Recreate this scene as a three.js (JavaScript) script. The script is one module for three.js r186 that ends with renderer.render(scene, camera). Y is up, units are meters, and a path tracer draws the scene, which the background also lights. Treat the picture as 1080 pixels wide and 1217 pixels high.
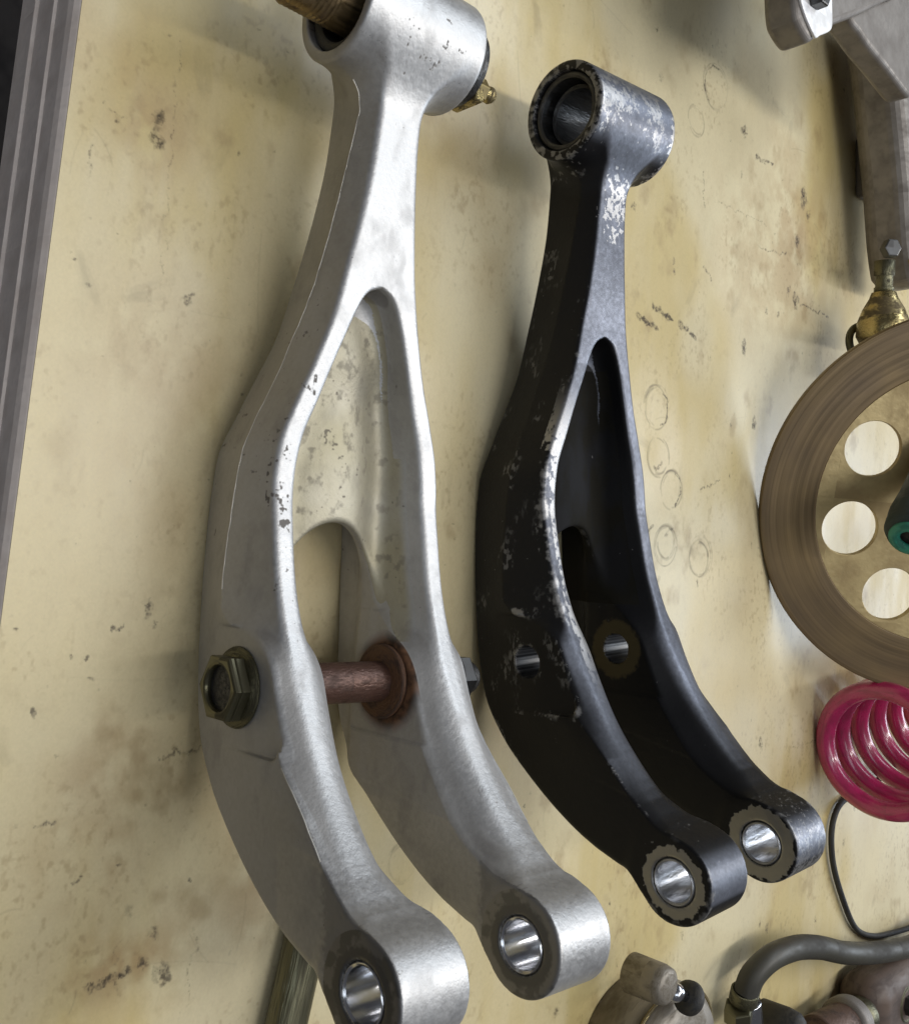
import * as THREE from 'three';
import { RoundedBoxGeometry } from 'three/addons/geometries/RoundedBoxGeometry.js';
import { RectAreaLightUniformsLib } from 'three/addons/lights/RectAreaLightUniformsLib.js';
import { mergeGeometries } from 'three/addons/utils/BufferGeometryUtils.js';

// ------------------------------------------------------------------ camera, light, exposure
const scene = new THREE.Scene();
scene.background = new THREE.Color().setRGB(0.082, 0.082, 0.088);
const camera = new THREE.PerspectiveCamera(53.79, 908 / 1024, 0.01, 50);
const TILT = 46 * Math.PI / 180;
camera.position.set(0, 0.3, 0);
camera.up.set(0, 0, -1);
camera.lookAt(Math.cos(TILT), 0.3 - Math.sin(TILT), 0);
const renderer = new THREE.WebGLRenderer({ antialias: true });
renderer.setSize(908, 1024);
renderer.toneMapping = THREE.LinearToneMapping;
renderer.toneMappingExposure = 1;
renderer.shadowMap.enabled = true;
RectAreaLightUniformsLib.init();
function offscreenLamp(name, color, intensity, w, h, from, to) {      // a rectangular lamp out of frame: ceiling tubes, added fill and sheen panels
  const l = new THREE.RectAreaLight(color, intensity, w, h);
  l.name = name; l.position.set(...from); l.lookAt(...to); scene.add(l); return l;
}
offscreenLamp('ceiling_or_fill_light', new THREE.Color().setRGB(1, 0.97, 0.93), 28, 0.09, 2.6, [0.95, 1.6, -0.1], [0.35, 0, -0.1]);
offscreenLamp('ceiling_or_fill_light', new THREE.Color().setRGB(0.86, 0.93, 1), 6, 0.5, 1.2, [1.3, 1.35, -0.95], [0.35, 0, 0]);
offscreenLamp('ceiling_or_fill_light', new THREE.Color().setRGB(0.93, 0.96, 1), 3, 0.5, 1.2, [0.1, 1.9, 0.2], [0.3, 0, 0]);
offscreenLamp('ceiling_or_fill_light', new THREE.Color().setRGB(0.84, 0.92, 1), 2.4, 0.5, 1.4, [-1.2, 1.6, 0.1], [0.3, 0, 0]);  // added fill from the camera side, no fixture known there
offscreenLamp('far_light', new THREE.Color().setRGB(0.78, 0.88, 1), 6, 1.0, 0.9, [2.6, 1.15, 0.25], [0.5, 0, 0]);  // added cool panel low beyond the bench, for sheen on its far part

// ------------------------------------------------------------------ helpers
const clamp = (x, a = 0, b = 1) => x < a ? a : x > b ? b : x;
const lerp = (a, b, t) => a + (b - a) * t;
const step = (a, b, x) => { const t = clamp((x - a) / (b - a)); return t * t * (3 - 2 * t); };
let seed = 12345;
const rnd = () => { seed = (seed * 1664525 + 1013904223) >>> 0; return seed / 4294967296; };
const hash = (x, y, z) => {
  let h = (Math.imul(x, 374761393) ^ Math.imul(y, 668265263) ^ Math.imul(z, 2147483647 - 1274126177)) | 0;
  h = Math.imul(h ^ (h >>> 13), 1274126177); h ^= h >>> 16;
  return (h >>> 0) / 4294967296;
};
function n3(x, y, z) {
  const X = Math.floor(x), Y = Math.floor(y), Z = Math.floor(z);
  let u = x - X, v = y - Y, w = z - Z; u = u * u * (3 - 2 * u); v = v * v * (3 - 2 * v); w = w * w * (3 - 2 * w);
  const a = lerp(lerp(hash(X, Y, Z), hash(X + 1, Y, Z), u), lerp(hash(X, Y + 1, Z), hash(X + 1, Y + 1, Z), u), v);
  const b = lerp(lerp(hash(X, Y, Z + 1), hash(X + 1, Y, Z + 1), u), lerp(hash(X, Y + 1, Z + 1), hash(X + 1, Y + 1, Z + 1), u), v);
  return lerp(a, b, w);
}
function fbm(x, y, z, o = 4) { let s = 0, a = 0.5, t = 0; for (let i = 0; i < o; i++) { s += a * n3(x, y, z); t += a; a *= 0.5; x = x * 2.03 + 11.3; y = y * 2.03 + 5.7; z = z * 2.03 + 3.1; } return s / t; }
const s8 = (c) => Math.round(255 * (c <= 0.0031308 ? 12.92 * clamp(c) : 1.055 * Math.pow(clamp(c), 1 / 2.4) - 0.055));
const names = new Map();
function numbered(n) { const k = names.get(n) ?? 0; names.set(n, k + 1); return k ? `${n}_${String(k).padStart(3, '0')}` : n; }
function thing(name, label, category, pos = [0, 0, 0], group) {
  const o = new THREE.Group(); o.name = numbered(name); o.position.set(...pos); o.userData = { label, category };
  if (group) o.userData.group = group;
  scene.add(o); return o;
}
function part(name, geo, mat, parent, label) {
  const m = new THREE.Mesh(geo, mat); m.name = name; m.castShadow = m.receiveShadow = true;
  if (label) m.userData.label = label;
  parent.add(m); return m;
}
const rgb = (r, g, b) => new THREE.Color().setRGB(r, g, b);
function dataTex(w, h, arr, srgb, repeat) {
  const t = new THREE.DataTexture(arr, w, h, THREE.RGBAFormat, THREE.UnsignedByteType);
  t.magFilter = t.minFilter = THREE.LinearFilter; if (srgb) t.colorSpace = THREE.SRGBColorSpace;
  if (repeat) t.wrapS = t.wrapT = THREE.RepeatWrapping;
  t.needsUpdate = true; return t;
}
// a general worn-surface texture set: base colour, grime colour, chips; tiles with its mirrored repeat
function wornSet(base, grime, o = {}) {
  const N = o.size ?? 512, c = new Uint8Array(N * N * 4), r = new Uint8Array(N * N * 4), k = o.scale ?? 8, sd = o.seed ?? 1;
  for (let y = 0; y < N; y++) for (let x = 0; x < N; x++) {
    const u = x / N * k, v = y / N * k * (o.stretch ?? 1);
    const f = fbm(u, v, sd * 7.3, 5), g = fbm(u * 6, v * 6, sd * 3.1 + 9, 3), t = step(o.lo ?? 0.42, o.hi ?? 0.66, f * 0.75 + g * 0.25), i = (y * N + x) * 4;
    for (let j = 0; j < 3; j++) c[i + j] = s8(lerp(base[j], grime[j], t) * (0.88 + 0.24 * g));
    c[i + 3] = 255;
    r[i] = Math.round(255 * clamp(g * 0.6 + f * 0.4)); r[i + 1] = Math.round(255 * clamp(lerp(o.rough ?? 0.4, o.grimeRough ?? 0.75, t) + (g - 0.5) * 0.18)); r[i + 2] = Math.round(255 * lerp(o.metal ?? 0, o.grimeMetal ?? 0, t)); r[i + 3] = 255;
  }
  return [dataTex(N, N, c, true, true), dataTex(N, N, r, false, true)];
}
function wornMat(base, grime, o = {}) {
  const [c, r] = wornSet(base, grime, o);
  const m = new THREE.MeshPhysicalMaterial({ map: c, roughnessMap: r, metalnessMap: r, bumpMap: r, bumpScale: o.bump ?? 0.0003, roughness: 1, metalness: 1, clearcoat: o.coat ?? 0, clearcoatRoughness: 0.15 });
  const [rx, ry] = o.repeat ?? [1, 1];
  for (const t of [c, r]) t.repeat.set(rx, ry);
  return m;
}
const V = (x, y, z) => new THREE.Vector3(x, y, z);
function lathe(pts, seg = 48) { return new THREE.LatheGeometry(pts.map(([r, y]) => new THREE.Vector2(r, y)), seg); }   // axis +y
function along(geo, axis) { return geo.applyQuaternion(new THREE.Quaternion().setFromUnitVectors(V(0, 1, 0), axis.clone().normalize())); }
function tube(pts, r, seg = 60, rs = 12) { return new THREE.TubeGeometry(new THREE.CatmullRomCurve3(pts.map((p) => V(...p))), seg, r, rs); }
function hexPrism(af, h, bevel = 0.0008, hole = 0) {                          // hex head along +y, across-flats af
  const R = af / Math.sqrt(3), s = new THREE.Shape();
  for (let i = 0; i < 6; i++) { const a = i * Math.PI / 3; s[i ? 'lineTo' : 'moveTo']((R - bevel) * Math.cos(a), (R - bevel) * Math.sin(a)); }
  s.closePath();
  if (hole) { const p = new THREE.Path(); p.absarc(0, 0, hole + bevel, 0, Math.PI * 2, true); s.holes.push(p); }
  const g = new THREE.ExtrudeGeometry(s, { curveSegments: 36, depth: h - 2 * bevel, bevelThickness: bevel, bevelSize: bevel, bevelSegments: 2 });
  return g.translate(0, 0, bevel).rotateX(-Math.PI / 2);
}

// ------------------------------------------------------------------ setting: floor and workbench
const floorMat = wornMat([0.03, 0.022, 0.018], [0.015, 0.011, 0.01], { rough: 0.7, repeat: [6, 6] });
const floor = part('floor', new THREE.BoxGeometry(4, 0.05, 4), floorMat, scene);
floor.position.set(0, -0.925, 0); floor.userData.kind = 'structure';

const bench = thing('workbench', 'scuffed cream yellow workbench top with grey ridged edging under all the parts', 'workbench', [0.1119, -0.9, 0]);
bench.rotation.y = -7.3 * Math.PI / 180;
const TX = [0, 0.82], TZ = [-0.46, 0.4];
function benchTextures() {
  const N = 2048, cv = document.createElement('canvas'); cv.width = cv.height = N;
  const g = cv.getContext('2d'); g.fillStyle = '#fff'; g.fillRect(0, 0, N, N);
  const px = (x, z) => [(x / 1000 - TX[0]) / (TX[1] - TX[0]) * N, (z / 1000 - TZ[0]) / (TZ[1] - TZ[0]) * N], mm = N / 820;
  const dot = (x, z, r, al) => { const [u, v] = px(x, z); g.fillStyle = `rgba(40,28,12,${al})`; g.beginPath(); g.ellipse(u, v, r * mm, r * mm * (0.6 + 0.7 * rnd()), rnd() * 3, 0, 6.3); g.fill(); };
  const smudge = (x, z, r, al = 0.5) => { for (let i = 0; i < 14 + r * 8; i++) { const a = rnd() * 6.3, d = r * Math.pow(rnd(), 0.8); dot(x + d * Math.cos(a) * 0.7, z + d * Math.sin(a) * 1.1, r * (0.1 + 0.22 * rnd()), al * (0.3 + 0.5 * rnd())); } };
  const stroke = (x0, z0, x1, z1, w, al = 0.6) => { const L = Math.hypot(x1 - x0, z1 - z0), n = Math.ceil(L / 0.5); for (let i = 0; i <= n; i++) { const t = i / n; if (rnd() < 0.16) continue; const wob = (n3(x0 + t * L * 0.4, z0, 3) - 0.5) * 2; dot(lerp(x0, x1, t) + wob, lerp(z0, z1, t) + wob * 0.6, w * (0.28 + 0.32 * rnd()), al * (0.35 + 0.6 * rnd())); } };
  const ring = (x, z, r, al, from = 0, to = 6.3) => { for (let k = 0; k < 260; k++) { const a = from + (to - from) * k / 260, f = n3(Math.cos(a) * 2.4 + x, Math.sin(a) * 2.4, z); if (f < 0.34) continue; dot(x + (r + (f - 0.5) * 1.6) * Math.cos(a), z + r * 1.02 * Math.sin(a), 0.28 + 0.35 * f * rnd(), al * (f - 0.2) * 1.3); } };
  for (let i = 0; i < 3200; i++) dot(rnd() * 820, -460 + rnd() * 860, 0.18 + 0.4 * Math.pow(rnd(), 4), 0.15 + 0.5 * rnd());
  for (let i = 0; i < 70; i++) { const x = rnd() * 820, z = -460 + rnd() * 860; smudge(x, z, 0.8 + 3 * Math.pow(rnd(), 3), 0.16 + 0.1 * rnd()); }
  for (let i = 0; i < 150; i++) { const x = rnd() * 820, z = -460 + rnd() * 860, a = rnd() < 0.5 ? 1.5 + rnd() * 0.3 : rnd() * 6, L = 4 + rnd() * 26; stroke(x, z, x + L * Math.cos(a), z + L * Math.sin(a), 0.3 + 0.25 * rnd(), 0.22); }
  for (const [x, z, r] of [[450, -254, 7], [457, -245, 4], [445, -224, 4], [439, -192, 4], [448, -188, 5], [377, -267, 4], [377, -242, 2], [288, -286, 2], [279, -189, 3], [317, -173, 2], [319, -168, 2], [415, -173, 2], [428, -173, 2], [478, -345, 2], [495, -343, 2], [359, -131, 1.5], [392, -145, 5], [384, -98, 2], [409, -103, 4], [362, -8, 2], [415, -34, 2], [47, -76, 2.5], [48, 30, 1.6], [45, 25, 3], [461, 188, 3], [370, 179, 2], [452, 185, 2], [523, 192, 2], [440, 80, 3], [303, 152, 1.5], [269, 196, 2.5], [61, 129, 3], [65, 142, 4], [58, 137, 3], [29, -125, 4], [29, -132, 3]]) { smudge(x, z, r * 0.9, 0.55); dot(x, z, r * 0.28, 0.45); }
  for (const [x, z] of [[16, -125], [14, -71], [59, -131], [8, -79], [4, 34], [27, 41], [22, 41], [13, 58], [46, 105], [72, 113], [410, 47], [386, -70], [236, 102]]) dot(x, z, 0.7, 0.8);
  for (const a of [[303, -145, 320, -142, 2.4], [289, -137, 308, -134, 2.4], [327, -142, 342, -138, 2.6], [390, -258, 412, -260, 1.6], [351, -218, 408, -223, 0.6], [401, -206, 433, -213, 1], [453, -187, 490, -190, 1.3], [345, -179, 354, -174, 1], [357, -57, 376, -66, 1.2], [12, -129, 18, -127, 0.6], [9, -115, 9, -104, 0.7], [33, -160, 37, -82, 0.45], [33, 33, 38, 32, 1.5], [56, 73, 72, 69, 1], [77, 80, 69, 88, 0.5], [18, 92, 24, 90, 1], [32, 110, 34, 107, 1], [48, 129, 51, 146, 0.5], [77, 129, 75, 154, 0.5], [41, 142, 54, 139, 2], [44, 141, 53, 140, 1.6], [338, -231, 342, -210, 0.8], [477, 84, 516, 80, 0.6]]) stroke(...a, 0.85);
  ring(345, -280, 10.6, 0.5, 2, 5); ring(312, -94, 9.2, 0.6, -1, 1.2); ring(330, -54, 8.8, 0.6, -1.2, 1);
  for (const [x, z, r] of [[314, -63, 3], [328, -30, 3], [311, -30, 2.5]]) stroke(x, z, x + 6, z - 3, 2, 0.6);
  { const [u, v] = px(65, 132); g.fillStyle = 'rgba(255,255,255,1)'; g.beginPath(); g.ellipse(u, v, 1.1 * mm, 2 * mm, 0.1, 0, 6.3); g.fill(); }
  const cv2 = document.createElement('canvas'); cv2.width = cv2.height = N; const q = cv2.getContext('2d'); q.fillStyle = '#fff'; q.fillRect(0, 0, N, N); q.lineCap = 'round';
  const scratch = (x, z, a, L, w, al, bend) => { q.strokeStyle = `rgba(60,45,25,${al})`; q.lineWidth = w * mm; q.beginPath(); q.moveTo(...px(x, z)); q.quadraticCurveTo(...px(x + L * 0.5 * Math.cos(a) - bend * Math.sin(a), z + L * 0.5 * Math.sin(a) + bend * Math.cos(a)), ...px(x + L * Math.cos(a), z + L * Math.sin(a))); q.stroke(); };
  for (let i = 0; i < 900; i++) scratch(rnd() * 820, -460 + rnd() * 860, rnd() < 0.55 ? 1.57 + (rnd() - 0.5) * 0.5 : rnd() * 6.3, 3 + 40 * Math.pow(rnd(), 2.5), 0.2 + 0.3 * rnd(), 0.05 + 0.2 * Math.pow(rnd(), 2), (rnd() - 0.5) * 4);
  for (let i = 0; i < 90; i++) { const x = rnd() * 820, z = -460 + rnd() * 860, a = rnd() * 6.3; for (let k = 0; k < 9; k++) scratch(x + rnd() * 5, z + rnd() * 5, a + (rnd() - 0.5) * 0.3, 4 + rnd() * 14, 0.8 + 2.5 * rnd(), 0.025 + 0.03 * rnd(), (rnd() - 0.5) * 3); }
  const arcs = (x, z, r, al, n) => { for (let k = 0; k < n; k++) { q.strokeStyle = `rgba(60,48,28,${al * (0.3 + 0.7 * rnd())})`; q.lineWidth = (0.35 + 0.6 * rnd()) * mm; const a = rnd() * 6.3, [u, v] = px(x + (rnd() - 0.5) * 1.6, z + (rnd() - 0.5) * 1.6), rr = r * (0.98 + 0.16 * rnd()); q.beginPath(); q.ellipse(u, v, rr * mm, rr * mm * (0.9 + 0.15 * rnd()), rnd(), a, a + 0.5 + rnd() * 1.6); q.stroke(); } };
  for (const [x, z, r] of [[312, -94, 9.5], [317, -69, 9], [331, -54, 9], [329, -24, 9.5], [329, -26, 7.5], [362, -22, 10], [361, -21, 8.6], [345, -280, 11], [329, -254, 7], [166, 118, 7], [234, 130, 7]]) arcs(x, z, r, x > 300 ? 0.34 : 0.2, 14);
  const ink2 = q.getImageData(0, 0, N, N).data;
  const ink = g.getImageData(0, 0, N, N).data, c = new Uint8Array(N * N * 4), r = new Uint8Array(N * N * 4);
  for (let y = 0; y < N; y++) for (let x = 0; x < N; x++) {
    const X = x / N * 82, Z = -46 + y / N * 86, i = (y * N + x) * 4;          // centimetres
    const big = fbm(X * 0.09 + 2, Z * 0.06, 4.2, 4), mid = fbm(X * 0.55, Z * 0.3, 9.1, 4), fine = n3(X * 17, Z * 15, 1.5) * 0.6 + n3(X * 40, Z * 36, 5) * 0.4, streak = fbm(X * 1.3 + big, Z * 0.05, 2.2, 3);
    const oil = step(0.40, 0.62, big * 0.6 + mid * 0.25 + streak * 0.15), worn = step(0.5, 0.66, fbm(X * 0.1 + 31, Z * 0.07 + 7, 1.1, 4)), brown = step(0.54, 0.76, fbm(X * 0.22 + 9, Z * 0.16 + 3, 6.6, 5));
    let R = 0.620, G = 0.527, B = 0.315;
    R = lerp(R, 0.50, oil); G = lerp(G, 0.400, oil); B = lerp(B, 0.180, oil);
    R = lerp(R, 0.63, worn * 0.7); G = lerp(G, 0.565, worn * 0.7); B = lerp(B, 0.385, worn * 0.7);
    R = lerp(R, 0.40, brown * 0.4); G = lerp(G, 0.275, brown * 0.4); B = lerp(B, 0.115, brown * 0.4);
    const st = step(0.56, 0.80, fbm(X * 0.8 + 3, Z * 0.6 + 40, 12.5, 5)) * 0.5 * step(0.35, 0.6, fbm(X * 0.12 + 70, Z * 0.1, 3.3, 3)); R = lerp(R, 0.27, st); G = lerp(G, 0.18, st); B = lerp(B, 0.075, st);
    { let p = 0; for (const [cx, cz, rx, rz, q] of [[3.9, 7.6, 1.6, 1.2, 0.55], [3.9, 10.3, 2.2, 1.6, 0.5], [5.2, 13.6, 2.4, 1.4, 0.7], [9.4, 11.8, 1.4, 2, 0.5], [44, -22, 4, 6, 0.55], [40, -20, 5, 5, 0.35], [4.2, -5.5, 3, 3, 0.3], [2.9, -12.8, 1.4, 1.6, 0.5], [44, 13, 5, 3, 0.4], [43, -28, 3, 2.5, 0.35]]) { const e = ((X - cx) / rx) ** 2 + ((Z - cz) / rz) ** 2; if (e < 4) p = Math.max(p, q * Math.exp(-e) * step(0.3, 0.62, fbm(X * 1.1, Z * 0.9, 41.5, 4))); } R = lerp(R, 0.33, p); G = lerp(G, 0.205, p); B = lerp(B, 0.085, p); }
    const fd = step(0.52, 0.74, fbm(X * 5.5, Z * 4.2, 17.5, 4)) * (0.12 + 0.55 * step(0.42, 0.66, fbm(X * 0.35 + 5, Z * 0.3 + 21, 8.8, 4))); R *= 1 - 0.30 * fd; G *= 1 - 0.35 * fd; B *= 1 - 0.40 * fd;
    const k = (0.93 + 0.14 * fine) * (0.94 + 0.12 * mid) * (0.97 + 0.06 * streak), wx = Math.round((n3(X * 9, Z * 9, 21) - 0.5) * 2 + (n3(X * 2.5, Z * 2.5, 23) - 0.5) * 6), wz = Math.round((n3(X * 9, Z * 9, 31) - 0.5) * 2 + (n3(X * 2.5, Z * 2.5, 33) - 0.5) * 6), j = (clamp(y + wz, 0, N - 1) * N + clamp(x + wx, 0, N - 1)) * 4, d = Math.min(1, lerp(1, ink[j] / 255, step(0.22, 0.62, n3(X * 7, Z * 6, 7) * 0.5 + n3(X * 20, Z * 19, 8) * 0.5) * 0.8 + 0.2)) * (ink2[i] / 255);
    const dd = clamp((d - 0.12) / 0.88);
    c[i] = s8(R * k * (0.06 + 0.94 * dd)); c[i + 1] = s8(G * k * (0.045 + 0.955 * dd)); c[i + 2] = s8(B * k * (0.04 + 0.96 * dd)); c[i + 3] = 255;
    r[i] = Math.round(255 * clamp(0.5 + (mid - 0.5) * 0.6 + (fine - 0.5) * 0.25 - (1 - d) * 0.2));
    r[i + 1] = Math.round(255 * clamp(0.36 + 0.14 * (mid - 0.5) + 0.1 * oil + 0.25 * (1 - d) + 0.08 * (fine - 0.5))); r[i + 2] = 0; r[i + 3] = 255;
  }
  return [dataTex(N, N, c, true), dataTex(N, N, r)];
}
const [benchC, benchR] = benchTextures();
const benchMat = new THREE.MeshStandardMaterial({ map: benchC, roughnessMap: benchR, bumpMap: benchR, bumpScale: 0.00007, roughness: 1, metalness: 0 });
{
  const g = new THREE.BoxGeometry(1.1, 0.03, 1.5, 1, 1, 1).translate(0.5503, 0.885, 0);
  const p = g.attributes.position, uv = g.attributes.uv;
  for (let i = 0; i < p.count; i++) uv.setXY(i, (p.getX(i) - TX[0]) / (TX[1] - TX[0]), (p.getZ(i) - TZ[0]) / (TZ[1] - TZ[0]));
  for (const t of [benchC, benchR]) t.wrapS = t.wrapT = THREE.MirroredRepeatWrapping;
  part('tabletop', g, benchMat, bench);
  const s = new THREE.Shape();                                     // ridged edging profile, x outwards, y up
  const pr = [[0.0004, -0.0002], [0.0000, -0.0008], [-0.001, -0.003], [-0.0015, -0.006], [-0.0014, -0.0155], [-0.0022, -0.0163], [-0.0022, -0.0172], [-0.0014, -0.018], [-0.0012, -0.0325], [-0.0022, -0.0333], [-0.0022, -0.0342], [-0.0014, -0.035], [-0.0014, -0.048], [-0.0006, -0.0495], [0.0004, -0.0495]];
  pr.forEach(([x, y], i) => s[i ? 'lineTo' : 'moveTo'](x, y)); s.closePath();
  const eg = new THREE.ExtrudeGeometry(s, { depth: 1.5, bevelEnabled: false, steps: 1 }).translate(0, 0.9, -0.75);
  part('edging', eg, wornMat([0.84, 0.75, 0.69], [0.72, 0.63, 0.57], { rough: 0.5, scale: 10, repeat: [12, 12], bump: 0.00005 }), bench, 'grey ridged edging strip along the bench front');
  const wood = wornMat([0.12, 0.08, 0.05], [0.05, 0.035, 0.025], { rough: 0.7 });
  part('frame_rail', new THREE.BoxGeometry(0.04, 0.06, 1.46).translate(0.04, 0.838, 0), wood, bench);
  for (const [x, z] of [[0.05, -0.7], [0.05, 0.7], [1.05, -0.7], [1.05, 0.7]]) part('leg', new RoundedBoxGeometry(0.06, 0.86, 0.06, 2, 0.004).translate(x, 0.438, z), wood, bench);
}

// ------------------------------------------------------------------ the forked link arms: one casting as a distance field (millimetres: a across, n up, l along)
function curve(pts) {                                              // monotone table, 0.5 mm steps from l = -30
  const T = new Float32Array(700);
  for (let i = 0; i < 700; i++) {
    const x = -30 + i * 0.5; let k = 0; while (k < pts.length - 2 && x > pts[k + 1][0]) k++;
    const [x0, y0] = pts[k], [x1, y1] = pts[k + 1], sl = (j) => j < 0 || j >= pts.length - 1 ? null : (pts[j + 1][1] - pts[j][1]) / (pts[j + 1][0] - pts[j][0]);
    const m = sl(k), mm = (a, b) => a === null ? b : b === null ? a : a * b <= 0 ? 0 : 2 * a * b / (a + b), m0 = mm(sl(k - 1), m), m1 = mm(m, sl(k + 1));
    if (x <= x0) T[i] = y0 + (k ? 0 : (x - x0) * 0); else if (x >= x1) T[i] = y1; else {
      const h = x1 - x0, t = (x - x0) / h, t2 = t * t, t3 = t2 * t;
      T[i] = (2 * t3 - 3 * t2 + 1) * y0 + (t3 - 2 * t2 + t) * h * m0 + (-2 * t3 + 3 * t2) * y1 + (t3 - t2) * h * m1;
    }
  }
  return (l) => { const f = clamp((l + 30) * 2, 0, 698.9), i = f | 0; return T[i] + (T[i + 1] - T[i]) * (f - i); };
}
const TOP = [[5, 49.5], [20, 49], [40, 47.2], [55, 46.2], [70, 45], [85, 43.5], [100, 42.8], [115, 41.4], [130, 40.2], [143, 39.5], [155, 39.6], [172, 42], [186, 44.8], [199, 49], [213, 55.2], [227, 62.3], [240, 70], [252, 79.5], [262, 89], [270, 99]];
const BOT = [[5, 22], [20, 20], [40, 18], [60, 15], [82, 12], [102, 9.5], [122, 6], [139, 3.4], [150, 1.5], [166, 0.5], [182, 0.6], [197, 1.6], [212, 3], [225, 5.2], [237, 9], [251, 19.5], [264, 35], [276, 53], [283, 67], [288, 82]];
const cTop = curve([...TOP.slice(0, -1), [270, 99], [300, 130]]), cBot = curve([...BOT, [300, 110]]);
const cW = curve([[5, 8.6], [20, 8.4], [40, 9], [55, 10.2], [70, 12.2], [85, 15], [100, 18.2], [116, 23.2], [130, 28.6], [144, 33], [156, 34.2], [185, 34.4], [230, 34.2], [250, 35], [262, 37.5], [275, 40.5], [300, 41]]);
const cBP = curve([[0, 13], [20, 11.5], [30, 11.3], [40, 12], [86, 17.6], [118, 25.8], [137, 33.4], [147, 36.6], [162, 37.8], [180, 38.8], [195, 40.2], [205, 42.2], [216, 43], [234, 42.8], [246, 42], [258, 41.6], [270, 42]]);
const cBB = curve([[0, 8], [40, 8.4], [100, 17], [130, 27.5], [147, 33], [200, 35], [235, 36.5], [262, 39], [290, 41]]);
const cNP = curve([[0, 41], [20, 40.5], [38, 38], [86, 30.5], [118, 25], [147, 23], [180, 21.5], [195, 23], [201, 32], [206, 44], [211, 50], [222, 54], [234, 59.5], [243, 68], [253, 78.5], [262, 87.5], [272, 100]]);
const cWI = curve([[86, -6], [88, 0], [90, 4.2], [93, 6.8], [98, 9.2], [111, 14], [128, 20], [142, 25], [154, 26.8], [172, 27.4], [198, 27], [212, 25.6], [250, 25.2], [262, 24.6], [272, 19], [300, 17.4]]);
const cBI = curve([[86, -8], [90, 0], [98, 5], [120, 13], [150, 20.6], [170, 20.6], [190, 20], [203, 18.4], [215, 16.4], [240, 16.8], [262, 17.2], [300, 17.3]]);
const cNPI = curve([[80, 31], [118, 25], [150, 23], [190, 24], [200, 33], [208, 43], [215, 47.5], [223, 50.5], [238, 57], [250, 65], [261, 74], [270, 88]]);
const cFL = curve([[86, 33], [92, 30.5], [110, 27], [127, 25], [150, 25], [200, 26]]);
const EYE = [103.8, 286.8], HUB = [41.5, 0], HOLE = [35, 219];
const GN = [-12, 128, 0.75], GL = [-30, 320, 0.75], gw = Math.ceil((GL[1] - GL[0]) / 0.75), gh = Math.ceil((GN[1] - GN[0]) / 0.75), PROF = new Float32Array(gw * gh);
{
  const poly = [];
  for (let l = 5; l < 268; l += 3) poly.push([cTop(l), l]);
  poly.push([99, 270], [108, 283], [90, 289.5]);
  for (let l = 287; l > 5; l -= 3) poly.push([cBot(l), l]);
  for (let y = 0; y < gh; y++) for (let x = 0; x < gw; x++) {
    const n = GN[0] + y * 0.75, l = GL[0] + x * 0.75; let d = 1e9, ins = false;
    for (let i = 0, j = poly.length - 1; i < poly.length; j = i++) {
      const [ay, ax] = poly[j], [by, bx] = poly[i], ex = bx - ax, ey = by - ay, t = clamp(((l - ax) * ex + (n - ay) * ey) / (ex * ex + ey * ey)), dx = l - ax - ex * t, dy = n - ay - ey * t;
      d = Math.min(d, dx * dx + dy * dy);
      if ((ay > n) !== (by > n) && l < (bx - ax) * (n - ay) / (by - ay) + ax) ins = !ins;
    }
    PROF[y * gw + x] = Math.sqrt(d) * (ins ? -1 : 1);
  }
}
function prof(n, l) {
  const fx = clamp((l - GL[0]) / 0.75, 0, gw - 1.01), fy = clamp((n - GN[0]) / 0.75, 0, gh - 1.01), x = fx | 0, y = fy | 0, u = fx - x, v = fy - y, i = y * gw + x;
  return (PROF[i] * (1 - u) + PROF[i + 1] * u) * (1 - v) + (PROF[i + gw] * (1 - u) + PROF[i + gw + 1] * u) * v;
}
const smax = (a, b, k) => { const h = Math.max(k - Math.abs(a - b), 0) / k; return Math.max(a, b) + h * h * k * 0.25; };
const smin = (a, b, k) => -smax(-a, -b, k);
const RECESS = [[18, 237], [61, 237], [55, 207], [40, 200.5], [18, 202]];
function recess(n, l) { let d = -1e9; for (let i = 0, j = 4; i < 5; j = i++) { const [ay, ax] = RECESS[j], [by, bx] = RECESS[i], ex = bx - ax, ey = by - ay, q = Math.hypot(ex, ey); d = smax(d, ((l - ax) * -ey + (n - ay) * ex) / q * -1 * RS, 5); } return d; }
let RS = 1; if (recess(35, 219) > 0) RS = -1;
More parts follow.
